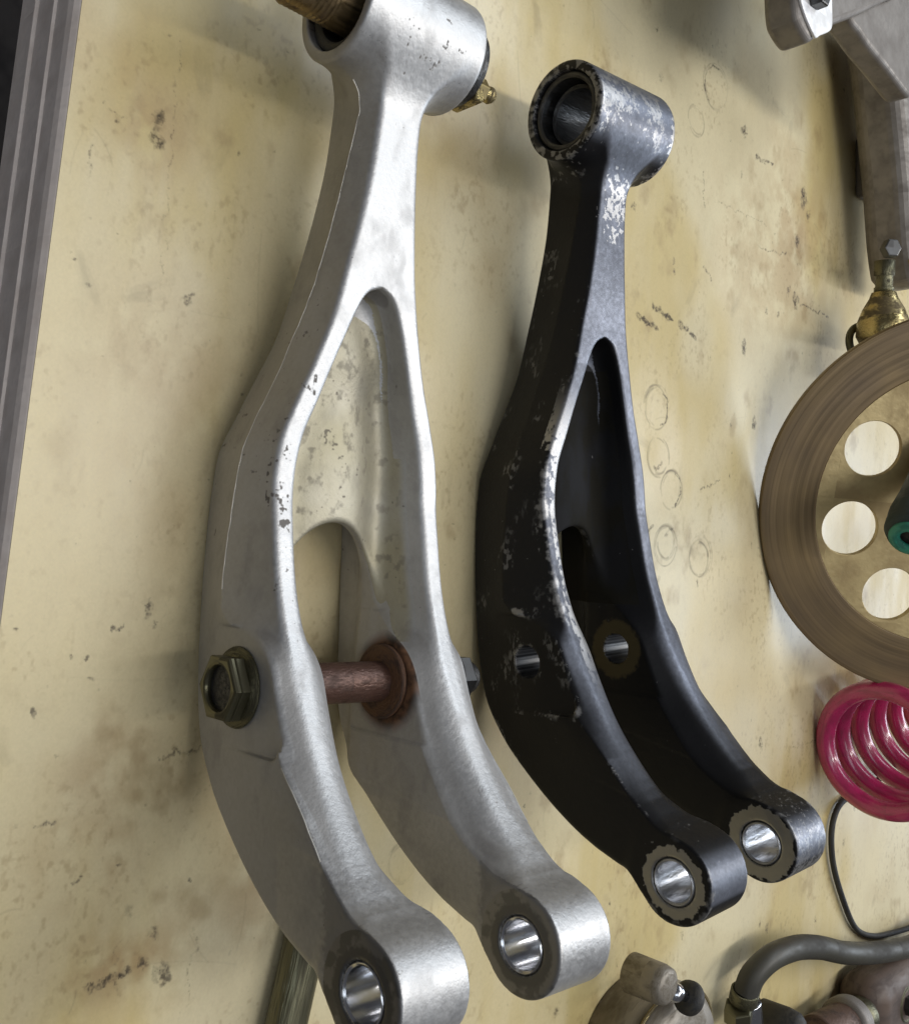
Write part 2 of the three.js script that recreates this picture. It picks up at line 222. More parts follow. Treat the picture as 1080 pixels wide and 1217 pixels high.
function field(a, n, l) {
  const s = Math.abs(a), top = cTop(l), bot = cBot(l), np = Math.min(cNP(l), top - 2.5), bp = cBP(l), rHub = Math.hypot(n - HUB[0], l - HUB[1]), rEye = Math.hypot(n - EYE[0], l - EYE[1]);
  const ow = n > np ? lerp(bp, cW(l), Math.min(1.3, (n - np) / (top - np))) : lerp(bp, cBB(l), Math.min(1.3, (np - n) / Math.max(6, np - bot)));
  let d = smax(prof(n, l), (s - ow) * 0.95, lerp(2, 2.6, step(198, 240, l)));
  if (l > 78) {
    const wi = cWI(l), bi = cBI(l), npi = Math.min(cNPI(l), top - 6), iw = n > npi ? lerp(bi, wi, Math.min(1.3, (n - npi) / (top - npi))) : bi;
    const fl = cFL(l) + 3 * step(92, 115, l) - s * s * 0.016 * step(90, 120, l);
    d = smax(d, -smax((s - lerp(iw, wi, l < 140 ? 1 - step(110, 140, l) : 0)) * 0.92, fl - n, 8), lerp(2, 4, step(198, 235, l)));
    if (l > 98) d = smax(d, -smax((s - cWI(l - 12) + 5) * 0.92, n - fl + 5, 6), 2);
    if (l > 150) {
      const op = l < 195 ? (Math.sqrt((s / 20) ** 2 + ((l - 195) / 29) ** 2) - 1) * 20 : (s - Math.min(20, bi + 0.2)) * 0.95;
      d = smax(d, -op, 1.8);
    }
    if (l > 190 && l < 250) {
      const rc = recess(n, l);
      d = smax(d, -smax(rc, 39.3 - s, 0.8), 1.9);
      d = smax(d, -smax(rc, s - 17.9, 0.8), 0.9);
      d = smax(d, 6.3 - Math.hypot(n - HOLE[0], l - HOLE[1]), 0.8);
    }
    if (l > 254) { d = smax(d, -smax(261.5 + (n - 87) * 0.2 - l, 41.2 - s, 0.8), 0.8); d = smax(d, -smax(263 + (n - 87) * 0.2 - l, s - 17.6, 0.8), 0.8); }
    if (l > 235) {
      const eye = smax(rEye - 15, Math.max(17.5 - s, s - 41.2), 1.4);
      d = smin(d, eye, 7);
      d = smax(d, s - 41.3, 0.6);
      if (l > 262) d = smax(d, 17.5 - s, 0.6);
      d = smax(d, 8.3 - rEye, 0.8);
    }
  }
  if (l < 70) {
    d = smin(d, smax(rHub - 19.5, s - 25, 1.6), 13);
    d = smax(d, s - 25.4, 0.8);
    d = smax(d, 15.6 - rHub, 1);
  }
  return d;
}
function castGeometry() {
  const h = 0.9, x0 = -46, y0 = -3, z0 = -22, nx = Math.ceil(92 / h), ny = Math.ceil(126 / h), nz = Math.ceil(328 / h);
  const F = new Float32Array((nx + 1) * (ny + 1) * (nz + 1)).fill(1e3), at = (i, j, k) => (k * (ny + 1) + j) * (nx + 1) + i, B = 8;
  for (let K = 0; K <= nz; K += B) for (let J = 0; J <= ny; J += B) for (let I = 0; I <= nx; I += B) {
    const dc = field(x0 + (I + B / 2) * h, y0 + (J + B / 2) * h, z0 + (K + B / 2) * h);
    const skip = Math.abs(dc) > B * h * 1.25 + 3;
    for (let k = K; k < Math.min(K + B, nz + 1); k++) for (let j = J; j < Math.min(J + B, ny + 1); j++) for (let i = I; i < Math.min(I + B, nx + 1); i++) F[at(i, j, k)] = skip ? dc : field(x0 + i * h, y0 + j * h, z0 + k * h);
  }
  const id = new Int32Array(F.length).fill(-1), P = [], E = [[0, 1], [2, 3], [4, 5], [6, 7], [0, 2], [1, 3], [4, 6], [5, 7], [0, 4], [1, 5], [2, 6], [3, 7]], v = new Float64Array(8);
  const grad = (a, n, l, e = 0.12) => [(field(a + e, n, l) - field(a - e, n, l)) / (2 * e), (field(a, n + e, l) - field(a, n - e, l)) / (2 * e), (field(a, n, l + e) - field(a, n, l - e)) / (2 * e)];
  for (let k = 0; k < nz; k++) for (let j = 0; j < ny; j++) for (let i = 0; i < nx; i++) {
    let m = 0; for (let c = 0; c < 8; c++) { v[c] = F[at(i + (c & 1), j + ((c >> 1) & 1), k + (c >> 2))]; if (v[c] < 0) m |= 1 << c; }
    if (m === 0 || m === 255) continue;
    let sx = 0, sy = 0, sz = 0, q = 0;
    for (const [a, b] of E) if ((v[a] < 0) !== (v[b] < 0)) { const t = v[a] / (v[a] - v[b]); sx += lerp(a & 1, b & 1, t); sy += lerp((a >> 1) & 1, (b >> 1) & 1, t); sz += lerp(a >> 2, b >> 2, t); q++; }
    const p = [x0 + (i + sx / q) * h, y0 + (j + sy / q) * h, z0 + (k + sz / q) * h];
    for (let r = 0; r < 2; r++) { const f = field(...p), g = grad(...p), gg = g[0] ** 2 + g[1] ** 2 + g[2] ** 2; if (gg < 0.05) break; const t = clamp(f / gg, -0.5, 0.5); for (let c = 0; c < 3; c++) p[c] -= t * g[c]; }
    id[at(i, j, k)] = P.length / 3; P.push(...p);
  }
  const Q = [], quad = (a, b, c, d, flip) => flip ? Q.push(a, c, b, a, d, c) : Q.push(a, b, c, a, c, d);
  for (let k = 1; k < nz; k++) for (let j = 1; j < ny; j++) for (let i = 1; i < nx; i++) {
    const f0 = F[at(i, j, k)] < 0;
    if (f0 !== (F[at(i + 1, j, k)] < 0)) quad(id[at(i, j - 1, k - 1)], id[at(i, j, k - 1)], id[at(i, j, k)], id[at(i, j - 1, k)], !f0);
    if (f0 !== (F[at(i, j + 1, k)] < 0)) quad(id[at(i - 1, j, k - 1)], id[at(i - 1, j, k)], id[at(i, j, k)], id[at(i, j, k - 1)], !f0);
    if (f0 !== (F[at(i, j, k + 1)] < 0)) quad(id[at(i - 1, j - 1, k)], id[at(i, j - 1, k)], id[at(i, j, k)], id[at(i - 1, j, k)], !f0);
  }
  // normals and edge measure per vertex
  const nv = P.length / 3, NR = new Float32Array(nv * 3), CV = new Float32Array(nv);
  for (let i = 0; i < nv; i++) {
    const a = P[i * 3], n = P[i * 3 + 1], l = P[i * 3 + 2], g = grad(a, n, l, 0.35), q = Math.hypot(...g) || 1;
    for (let c = 0; c < 3; c++) NR[i * 3 + c] = g[c] / q;
    CV[i] = (field(a - g[0] / q * 2.2, n - g[1] / q * 2.2, l - g[2] / q * 2.2) + 2.2) / 2.2;
  }
  for (let it = 0; it < 3; it++) { const A = new Float32Array(nv), K = new Float32Array(nv); for (let t = 0; t < Q.length; t += 3) for (let c = 0; c < 3; c++) { const i = Q[t + c], j = Q[t + (c + 1) % 3]; A[i] += CV[j]; A[j] += CV[i]; K[i]++; K[j]++; } for (let i = 0; i < nv; i++) if (K[i]) CV[i] = 0.4 * CV[i] + 0.6 * A[i] / K[i]; }
  // unwrap: box charts in one atlas
  const S = 2048, key = new Map(), op = [], on = [], ou = [], oc = [], oi = [], ch = [];
  const uvOf = (c, a, n, l) => c === 0 ? [(l + 0.6 * n + 24) / 0.2 + 2, (a + 47) / 0.2 + 1] : c === 1 ? [(l + 22) / 0.2 + 2, 475 + (n + 3) / 0.2] : c === 2 ? [(l + 22) / 0.2 + 2, 1106 + (n + 3) / 0.2] : c === 3 ? [1648 + (a + 47) / 0.24, 480 + (n + 3) / 0.24] : [(l + 22) / 0.4 + 2, 1737 + (n + 3) / 0.42];
  for (let t = 0; t < Q.length; t += 3) {
    let m = [0, 0, 0], cx = 0; for (let c = 0; c < 3; c++) { const i = Q[t + c]; cx += P[i * 3] / 3; for (let d = 0; d < 3; d++) m[d] += NR[i * 3 + d]; }
    const w = [Math.max(m[1], m[1] > -0.3 && m[2] < 0 ? (m[1] - m[2]) * 0.78 : -9), -m[0], m[2] * 0.9, Math.max(m[0], -m[1], -m[2])], b = w.indexOf(Math.max(...w)), mn = (P[Q[t] * 3 + 1] + P[Q[t + 1] * 3 + 1] + P[Q[t + 2] * 3 + 1]) / 3, ml = (P[Q[t] * 3 + 2] + P[Q[t + 1] * 3 + 2] + P[Q[t + 2] * 3 + 2]) / 3, inBore = Math.hypot(mn - EYE[0], ml - EYE[1]) < 8.6 || Math.hypot(mn - HUB[0], ml - HUB[1]) < 16 || Math.hypot(mn - HOLE[0], ml - HOLE[1]) < 6.6, c = inBore ? 4 : b === 0 ? 0 : b === 1 ? (cx < 0 ? 1 : 2) : b === 2 ? 3 : 4;
    for (let q = 0; q < 3; q++) {
      const i = Q[t + q], kk = i * 5 + c; let o = key.get(kk);
      if (o === undefined) { o = op.length / 3; key.set(kk, o); const a = P[i * 3], n = P[i * 3 + 1], l = P[i * 3 + 2], [u, vv] = uvOf(c, a, n, l); op.push(a, n, l); on.push(NR[i * 3], NR[i * 3 + 1], NR[i * 3 + 2]); ou.push(u / S, vv / S); oc.push(CV[i]); ch.push(c); }
      oi.push(o);
    }
  }
  return { S, pos: op, nor: on, uv: ou, conv: oc, chart: ch, index: oi };
}
const cast = castGeometry();
const castGeo = new THREE.BufferGeometry();
castGeo.setAttribute('position', new THREE.Float32BufferAttribute(cast.pos.map((x) => x / 1000), 3));
castGeo.setAttribute('normal', new THREE.Float32BufferAttribute(cast.nor, 3));
castGeo.setAttribute('uv', new THREE.Float32BufferAttribute(cast.uv, 2));
castGeo.setIndex(cast.index);

const out = { c: [0, 0, 0], r: 0.4, m: 1, h: 0.5 };
const specks = (a, n, l, k, th) => step(th - 0.02, th + 0.09, n3(a * k, n * k, l * k) * 0.42 + n3(a * k * 2.3, n * k * 2.3, l * k * 2.3 + 4) * 0.22 + n3(a * k * 0.3 + 9, n * k * 0.3, l * k * 0.3) * 0.36);
function silverAt(a, n, l, ch, cv, nn) {
  const g1 = fbm(a * 0.9, n * 0.9, l * 0.9, 3), g2 = fbm(a * 0.06, n * 0.06, l * 0.05, 4), g3 = n3(a * 3.1, n * 3.1, l * 3.1);
  let base = 0.515 + 0.14 * (g2 - 0.5) + 0.10 * (g1 - 0.5), r = 0.50 + 0.16 * (g1 - 0.5) + 0.2 * (g2 - 0.5), m = 0.8, h = 0.5 + (g1 - 0.5) * 0.5 + (g3 - 0.5) * 0.25, tint = [1, 0.985, 0.965];
  { const sd = step(0.75, 0.2, nn); base -= 0.10 * sd; r += 0.10 * sd; m -= 0.15 * sd; tint = [1, 0.975, 0.94].map((x) => lerp(1, x, sd)); }  // side faces darkened and warmed: shade painted into the base colour
  const top = cTop(l), rEye = Math.hypot(n - EYE[0], l - EYE[1]), rHub = Math.hypot(n - HUB[0], l - HUB[1]);
  let dirt = 0;
  if (a < -22 && l > 120 && l < 205 && n > top - 4) dirt = Math.max(dirt, specks(a, n, l, 0.75, lerp(0.62, 0.78, step(20, 50, Math.abs(l - 152)))));
  if (rHub < 24) dirt = Math.max(dirt, specks(a, n, l, 0.95, 0.71 + 0.12 * step(8, 26, Math.hypot(a - 2, l - 14))) * step(22, 10, Math.hypot(a - 2, l - 12)));
  if (l > 100 && l < 175 && n < top - 5) dirt = Math.max(dirt, specks(a, n, l, 0.7, 0.74) * 0.8);
  dirt = Math.max(dirt, specks(a, n, l, 0.9, 0.83) * 0.9);
  dirt = Math.max(dirt, 0.2 * step(0.5, 0.8, fbm(a * 0.16, n * 0.16, l * 0.1 + 40, 5)));
  if (l > 86 && l < 205 && n < top - 6 && ch !== 1 && nn > 0.3) { const k = step(6, 10, top - n) * (0.65 + 0.5 * (g2 - 0.5)); base = lerp(base, 0.34, k); dirt = Math.max(dirt, 0.75 * k * step(0.56, 0.74, fbm(a * 0.35, n * 0.35, l * 0.3 + 77, 5))); m = lerp(m, 0.5, k); r = lerp(r, 0.6, k); tint = [1, lerp(1, 0.88, k), lerp(1, 0.52, k)]; }  // bench reflection painted as a yellow tint on the pocket floor, with grime specks
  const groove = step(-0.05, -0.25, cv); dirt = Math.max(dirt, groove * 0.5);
  if (rEye < 15.6 && (Math.abs(a + 41.2) < 0.7 || Math.abs(a - 17.6) < 0.7)) {
    const ring = step(12.4, 11, rEye + (g1 - 0.5) * 2), st = fbm(a * 0.2, n * 0.22, l * 0.22 + 7, 4);
    base = lerp(0.30, 0.13, Math.max(ring * 0.75, step(0.5, 0.6, st) * 0.6)); r = 0.5; m = 0.9; dirt *= 0.4; h = 0.5 + (g3 - 0.5) * 0.15;
  } else if (l > 258 && (Math.abs(a + 41.2) < 0.7 || Math.abs(a - 17.6) < 0.7)) { const t = clamp((286 - l) / 24), k = step(lerp(15.5, 9, t) + 1, lerp(15.5, 9, t) - 2, Math.abs(n - lerp(103, 93, t)) + (g1 - 0.5) * 4); base = lerp(base, 0.30, k); r = 0.5; }
  let c = [base * tint[0], base * tint[1], base * tint[2]];
  const gr = [0.10, 0.085, 0.07];
  for (let i = 0; i < 3; i++) c[i] = lerp(c[i], gr[i], dirt * 0.85);
  r = lerp(r, 0.75, dirt); m = lerp(m, 0.35, dirt); h -= dirt * 0.3;
  if (Math.abs(a - 17.9) < 1.3 && l > 195 && l < 242) {
    const rc = recess(n, l), f = fbm(a * 0.3, n * 0.25, l * 0.25 + 3, 4), rust = step(0.9, 0.2, rc) * step(3, -3, Math.hypot(n - 37, l - 219) - 16);
    const k = lerp(0.35, 1.9, step(0.3, 0.7, f)); for (let i = 0; i < 3; i++) c[i] = lerp(c[i], [0.085, 0.040, 0.019][i] * k, rust); r = lerp(r, 0.8, rust); m = lerp(m, 0.15, rust); h += rust * (f - 0.5);
  }
  if (a < 0 && a > -30 && l > 198 && l < 240 && n > 40 && ch === 4) { }
  out.c = c; out.r = r; out.m = m; out.h = h;
}
function blackAt(a, n, l, ch, cv, nn) {
  const g1 = fbm(a * 0.8, n * 0.8, l * 0.8, 3), g2 = fbm(a * 0.09 + 5, n * 0.09, l * 0.07, 4), g3 = n3(a * 2.7, n * 2.7, l * 2.7), jag = fbm(a * 0.55 + 3, n * 0.55, l * 0.55, 4) - 0.5;
  let c = [0.008, 0.008, 0.0092], r = 0.46 + 0.22 * (g2 - 0.5) + 0.1 * (g1 - 0.5), m = 0, h = 0.55 + (g1 - 0.5) * 0.3 + (g3 - 0.5) * 0.12, wear = 0, bright = 0.46;
  const top = cTop(l), rEye = Math.hypot(n - EYE[0], l - EYE[1]), rHub = Math.hypot(n - HUB[0], l - HUB[1]), onTop = nn > 0.55;
  const W = (v) => { wear = Math.max(wear, clamp(v)); };
  if (rHub > 18.6 && rHub < 22 && n > 36) {                        // barrel, bare metal patches
    const e = 0.12 - 0.018 * (l + 2) * (l > -4 ? 1 : 0.4) - 0.012 * Math.max(0, a + 2) + jag * 1.5 + (g2 - 0.5) * 1.3 + (fbm(a * 1.7, n * 1.7, l * 1.7 + 9, 3) - 0.5) * 0.9;
    W(step(-0.05, 0.22, e) * (0.45 + 0.45 * step(0.42, 0.6, fbm(a * 0.3, n * 0.3, l * 0.3 + 20, 4))));
    W(step(0.02, 0.06, jag + (a - 22.5) * 0.06 - Math.abs(l - 8) * 0.008));
  }
  if (l > 20 && l < 50 && n > top - 1.5) W(step(0.0, 0.04, jag * 1.5 + 0.22 - Math.hypot((a - 3) / 6.5, (l - 34) / 12) * 0.28) * (0.7 + 0.3 * g1));
  if (l > 100 && n > top - 5 && a < 0) {                            // left rim rubbed through
    const k = step(105, 135, l) * step(232, 205, l);
    W(step(0.10, 0.36, cv + jag * 0.6 + (fbm(a * 0.2, n * 0.2, l * 0.12 + 30, 3) - 0.5) * 0.7 - (1 - k) * 0.28) * (0.30 + 0.5 * k) * (nn > 0.5 ? 1 : 0.45 + 0.3 * (g2 > 0.5 ? 1 : 0)));
    if (a > -31) W(k * step(-0.05, 0.12, jag + 0.05 + (a + 31) * 0.03) * 0.8);
  }
  if (n > top - 6 || nn < 0.3 || l > 200) W(step(0.24, 0.5, cv + jag * 0.7 - 0.35 * step(0.6, 0.4, g2)) * 0.5);
  W(step(0.30, 0.38, jag) * 0.5 * step(0.5, 0.6, g2));
  W(specks(a, n, l, 0.8, 0.86) * 0.5);
  if (ch === 1 && l > 50 && l < 240) { const k = fbm(a * 0.11, n * 0.13, l * 0.09 + 60, 3); W(step(0.52, 0.70, k) * step(0.5, 0.66, fbm(a * 0.6, n * 0.8, l * 0.5 + 13, 4)) * 0.24); }
  if (rEye < 15.8 && rEye > 8 && (Math.abs(a + 41.2) < 0.8 || Math.abs(a - 17.6) < 0.8)) { const lim = a < 0 ? 12.4 : 14; W(step(0, 0.5, lim - rEye + jag * 4)); bright = 0.30; if (wear > 0.5) h -= 0.1; }
  if (a > 17 && rEye < 17 && rEye > 13.5 && ch !== 2) W(step(-0.02, 0.22, jag * 0.7 + (l - EYE[1] + 4) * 0.012 + (fbm(a * 1.8, n * 1.8, l * 1.8, 3) - 0.5) * 0.8) * 0.4);
  if (rHub < 20 && a < -24.2) W(step(0.02, 0.1, jag + 0.06 * step(0.5, 1.2, Math.abs(rHub - 17.6))) * 0.4);
  { const b = step(0.6, 0.9, nn) * step(5, 1.5, top - n) * (0.75 + 0.5 * (g2 - 0.5) + 0.5 * (g1 - 0.5)) + (rHub < 22 && rHub > 18.6 ? 0.42 * step(0.4, 0.8, nn) * step(9, -2, l) * (0.6 + 0.8 * g2) : 0); const k = clamp(b, 0, 1) * (l > 100 && a < 0 ? 0.8 : 1); c = [lerp(c[0], 0.19, k), lerp(c[1], 0.204, k), lerp(c[2], 0.245, k)]; m = 0.75 * k; r = lerp(r, 0.40, k); }  // burnished top faces; their blue-grey lamp sheen is put into the colour
  const m0 = m, bare = [bright, bright * 0.985, bright * 0.97];
  for (let i = 0; i < 3; i++) c[i] = lerp(c[i], bare[i], wear);
  m = lerp(m0, 1, wear); r = lerp(r, 0.38 + 0.15 * g1, wear); h -= wear * 0.25;
  const rh = Math.hypot(n - HOLE[0], l - HOLE[1]);
  if (ch === 2 && a > 14 && a < 24 && rh < 14) { const k = step(13.5, 11.5, rh + jag * 3); c = [lerp(c[0], 0.075, k), lerp(c[1], 0.06, k), lerp(c[2], 0.03, k)]; r = lerp(r, 0.6, k); m = lerp(m, 0.3, k); }
  if (l > 100 && l < 200 && n < top - 6 && ch !== 1) { const k = step(0.3, 0.6, fbm(a * 0.12, n * 0.1, l * 0.06 + 8, 4)); c = [lerp(c[0], 0.009, k), lerp(c[1], 0.008, k), lerp(c[2], 0.005, k)]; r = lerp(0.8, 0.9, k); }  // pocket kept dull and olive: dim bench reflection painted into the colour
  out.c = c; out.r = r; out.m = m; out.h = h;
}
function bake(at) {
  const { S, pos, nor, uv, conv, chart, index } = cast, C = new Uint8Array(S * S * 4), R = new Uint8Array(S * S * 4), done = new Uint8Array(S * S);
  for (let t = 0; t < index.length; t += 3) {
    const i = index[t], j = index[t + 1], k = index[t + 2], ch = chart[i];
    const x0 = uv[i * 2] * S, y0 = uv[i * 2 + 1] * S, x1 = uv[j * 2] * S, y1 = uv[j * 2 + 1] * S, x2 = uv[k * 2] * S, y2 = uv[k * 2 + 1] * S, det = (x1 - x0) * (y2 - y0) - (x2 - x0) * (y1 - y0);
    if (Math.abs(det) < 1e-6) continue;
    const ax = Math.max(0, Math.floor(Math.min(x0, x1, x2) - 1)), bx = Math.min(S - 1, Math.ceil(Math.max(x0, x1, x2) + 1)), ay = Math.max(0, Math.floor(Math.min(y0, y1, y2) - 1)), by = Math.min(S - 1, Math.ceil(Math.max(y0, y1, y2) + 1));
    for (let y = ay; y <= by; y++) for (let x = ax; x <= bx; x++) {
      const px = x + 0.5 - x0, py = y + 0.5 - y0, u = (px * (y2 - y0) - (x2 - x0) * py) / det, v = ((x1 - x0) * py - px * (y1 - y0)) / det, w = 1 - u - v;
      const inside = u >= -1e-4 && v >= -1e-4 && w >= -1e-4;
      if (!inside && (u < -0.6 || v < -0.6 || w < -0.6)) continue;
      const o = y * S + x; if (done[o] >= (inside ? 2 : 1)) continue;
      done[o] = inside ? 2 : 1;
      const mix = (A, s, c) => A[i * s + c] * w + A[j * s + c] * u + A[k * s + c] * v;
      at(mix(pos, 3, 0), mix(pos, 3, 1), mix(pos, 3, 2), ch, mix(conv, 1, 0), mix(nor, 3, 1));
      const q = o * 4; for (let c = 0; c < 3; c++) C[q + c] = s8(out.c[c]); C[q + 3] = 255;
      R[q] = Math.round(255 * clamp(out.h)); R[q + 1] = Math.round(255 * clamp(out.r, 0.08, 1)); R[q + 2] = Math.round(255 * clamp(out.m)); R[q + 3] = 255;
    }
  }
  return [dataTex(S, S, C, true), dataTex(S, S, R)];
}
function castMat(at, bump, extra = {}) { const [c, r] = bake(at); return new THREE.MeshPhysicalMaterial({ map: c, roughnessMap: r, metalnessMap: r, bumpMap: r, bumpScale: bump, roughness: 1, metalness: 1, ...extra }); }
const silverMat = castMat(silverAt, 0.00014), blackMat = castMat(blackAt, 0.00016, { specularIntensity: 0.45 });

const steel = wornMat([0.62, 0.63, 0.66], [0.16, 0.17, 0.19], { rough: 0.2, grimeRough: 0.5, metal: 1, grimeMetal: 0.8, scale: 3, lo: 0.55, hi: 0.85, seed: 4, bump: 0.00003, repeat: [2, 2] });
const dullSteel = wornMat([0.52, 0.53, 0.56], [0.20, 0.20, 0.20], { rough: 0.34, grimeRough: 0.55, metal: 1, grimeMetal: 0.8, scale: 9, lo: 0.45, hi: 0.75, seed: 34, bump: 0.00012, repeat: [2, 2] });
const darkSteel = wornMat([0.09, 0.09, 0.09], [0.03, 0.028, 0.026], { rough: 0.35, grimeRough: 0.6, metal: 0.9, grimeMetal: 0.4, scale: 6, seed: 5, repeat: [3, 2] });
const rubber = wornMat([0.016, 0.016, 0.017], [0.04, 0.037, 0.03], { rough: 0.55, scale: 6, seed: 6, repeat: [2, 2] });
const brass = wornMat([0.42, 0.34, 0.16], [0.14, 0.11, 0.06], { rough: 0.28, metal: 1, grimeMetal: 0.6, scale: 5, seed: 7, repeat: [2, 2] });
const rust = wornMat([0.105, 0.056, 0.042], [0.05, 0.024, 0.016], { rough: 0.4, grimeRough: 0.65, metal: 0.5, grimeMetal: 0.3, scale: 6, seed: 8, repeat: [2, 2] });
const oliveSteel = wornMat([0.15, 0.142, 0.09], [0.055, 0.05, 0.03], { rough: 0.38, grimeRough: 0.6, metal: 0.95, grimeMetal: 0.6, scale: 6, seed: 9, repeat: [3, 3] });
const flash = new THREE.MeshStandardMaterial({ color: rgb(0.62, 0.60, 0.55), metalness: 0.7, roughness: 0.5 });

const AX = V(1, 0, 0);
function ringSleeve(ro, ri, half, chamfer = 0.0006) { return along(lathe([[ri, -half + chamfer], [ri + chamfer, -half], [ro - chamfer, -half], [ro, -half + chamfer], [ro, half - chamfer], [ro - chamfer, half], [ri + chamfer, half], [ri, half - chamfer], [ri, -half + chamfer]], 64), AX); }
function fork(name, label, pos, yaw, mat, silver) {
  const o = thing(name, label, 'link arm', pos, undefined); o.rotation.y = yaw;
  part('arm_body', castGeo, mat, o);
  for (const s of [-1, 1]) part('eye_sleeve', ringSleeve(0.0083, 0.0070, 0.0119).translate(s * 0.02935, EYE[0] / 1000, EYE[1] / 1000).rotateX(0), silver ? steel : dullSteel, o, 'bright steel sleeve in the eye at the fork tip');
  const sl = part('pivot_bushing', silver ? ringSleeve(0.0156, 0.0118, 0.0228, 0.001).translate(0, HUB[0] / 1000, 0) : mergeGeometries([ringSleeve(0.0156, 0.0130, 0.0236, 0.0008), ringSleeve(0.0131, 0.0108, 0.0175, 0.0012)]).translate(0, HUB[0] / 1000, 0), silver ? rubber : darkSteel, o, silver ? 'black rubber bushing inside the barrel' : 'dark worn bushing inside the barrel');
  const seam = (side, fa, l0, l1) => {
    const pts = []; for (let l = l0; l <= l1; l += 3) { const n = Math.min(cNP(l), cTop(l) - 2.5) + (n3(l * 0.5, 3, side) - 0.5) * 0.4, dir = fa === cBP ? -1 : 1; let a = fa === cBP ? 47 : 12; for (let q = 0; q < 60; q++) { const f = field(side * a, n, l); if (f < 0.03) break; a += dir * Math.max(0.03, f * 0.8); } pts.push([side * (a + 0.12 * dir) / 1000, n / 1000, l / 1000]); }
    return tube(pts, 0.00024, 200, 6);
  };
  if (silver) {
    for (const s of [-1, 1]) { part('casting_seam', seam(s, cBP, 22, 192), flash, o); part('casting_seam', seam(s, cBP, 238, 259), flash, o);  }
  }
  return o;
}
const yawS = 4.7 * Math.PI / 180, SA = [Math.cos(yawS), Math.sin(yawS)];
const silverPos = [0.2085 * SA[0] + 0.1796 * SA[1], -0.0006, 0.2085 * SA[1] - 0.1796 * SA[0]];
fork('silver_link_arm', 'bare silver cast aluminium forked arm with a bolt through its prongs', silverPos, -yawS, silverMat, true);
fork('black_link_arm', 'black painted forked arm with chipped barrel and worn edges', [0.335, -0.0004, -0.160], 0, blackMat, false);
const onSilver = (x, y, z) => V(x, y, z).applyAxisAngle(V(0, 1, 0), -yawS).add(V(...silverPos)).toArray();

// ------------------------------------------------------------------ bolts in the silver arm
{
  const o = thing('hex_bolt', 'rusty long hex bolt passed through both prongs of the silver arm', 'bolt', onSilver(-0.0393, 0.035, 0.219)); o.rotation.y = -yawS;
  part('flange', along(lathe([[0, 0.0001], [0.0121, 0.0001], [0.0124, 0.0006], [0.0121, 0.0012], [0.0100, 0.0022], [0, 0.0024]]), V(-1, 0, 0)), oliveSteel, o);
  const head = mergeGeometries([along(hexPrism(0.0184, 0.0032, 0.0004).translate(0, 0.0018, 0), V(-1, 0, 0)), along(hexPrism(0.0184, 0.0028, 0.0010, 0.0068).translate(0, 0.0046, 0), V(-1, 0, 0))]);
  const hd = part('head', head, oliveSteel, o, 'dull olive hex head with dished face');
  part('dish', along(lathe([[0, 0.0052], [0.0078, 0.0052], [0.0078, 0.0049]]), V(-1, 0, 0)), darkSteel, hd);
  part('shank', along(lathe([[0, 0], [0.0062, 0], [0.0062, 0.0205], [0.0062, 0.0595], [0.0061, 0.0785], [0, 0.0785]]), AX), rust, o, 'rusty brown shank between the prongs');
  part('spacer_tube', along(lathe([[0.0062, 0.0215], [0.0068, 0.0215], [0.0068, 0.0571], [0.0062, 0.0571]]), AX), rust, o);
  part('washer', along(lathe([[0.0066, 0.0552], [0.0118, 0.0552], [0.0127, 0.0558], [0.0128, 0.0570], [0.0066, 0.0571]], 44), AX), wornMat([0.115, 0.056, 0.028], [0.045, 0.024, 0.016], { rough: 0.6, grimeRough: 0.8, metal: 0.3, grimeMetal: 0.1, scale: 9, seed: 41 }), o, 'rusty washer against the far prong');
  const nut = part('nut', mergeGeometries([along(hexPrism(0.0152, 0.010).translate(0, 0.0850, 0), AX), along(lathe([[0.006, 0.0786], [0.0115, 0.0786], [0.0115, 0.0861], [0.006, 0.0849]]), AX).toNonIndexed()]), darkSteel, o, 'dark hex nut on the bolt end');
  part('thread_end', along(lathe([[0.0055, 0.095], [0.0058, 0.0985], [0.0050, 0.0997], [0, 0.0997]]), AX), darkSteel, o);
}
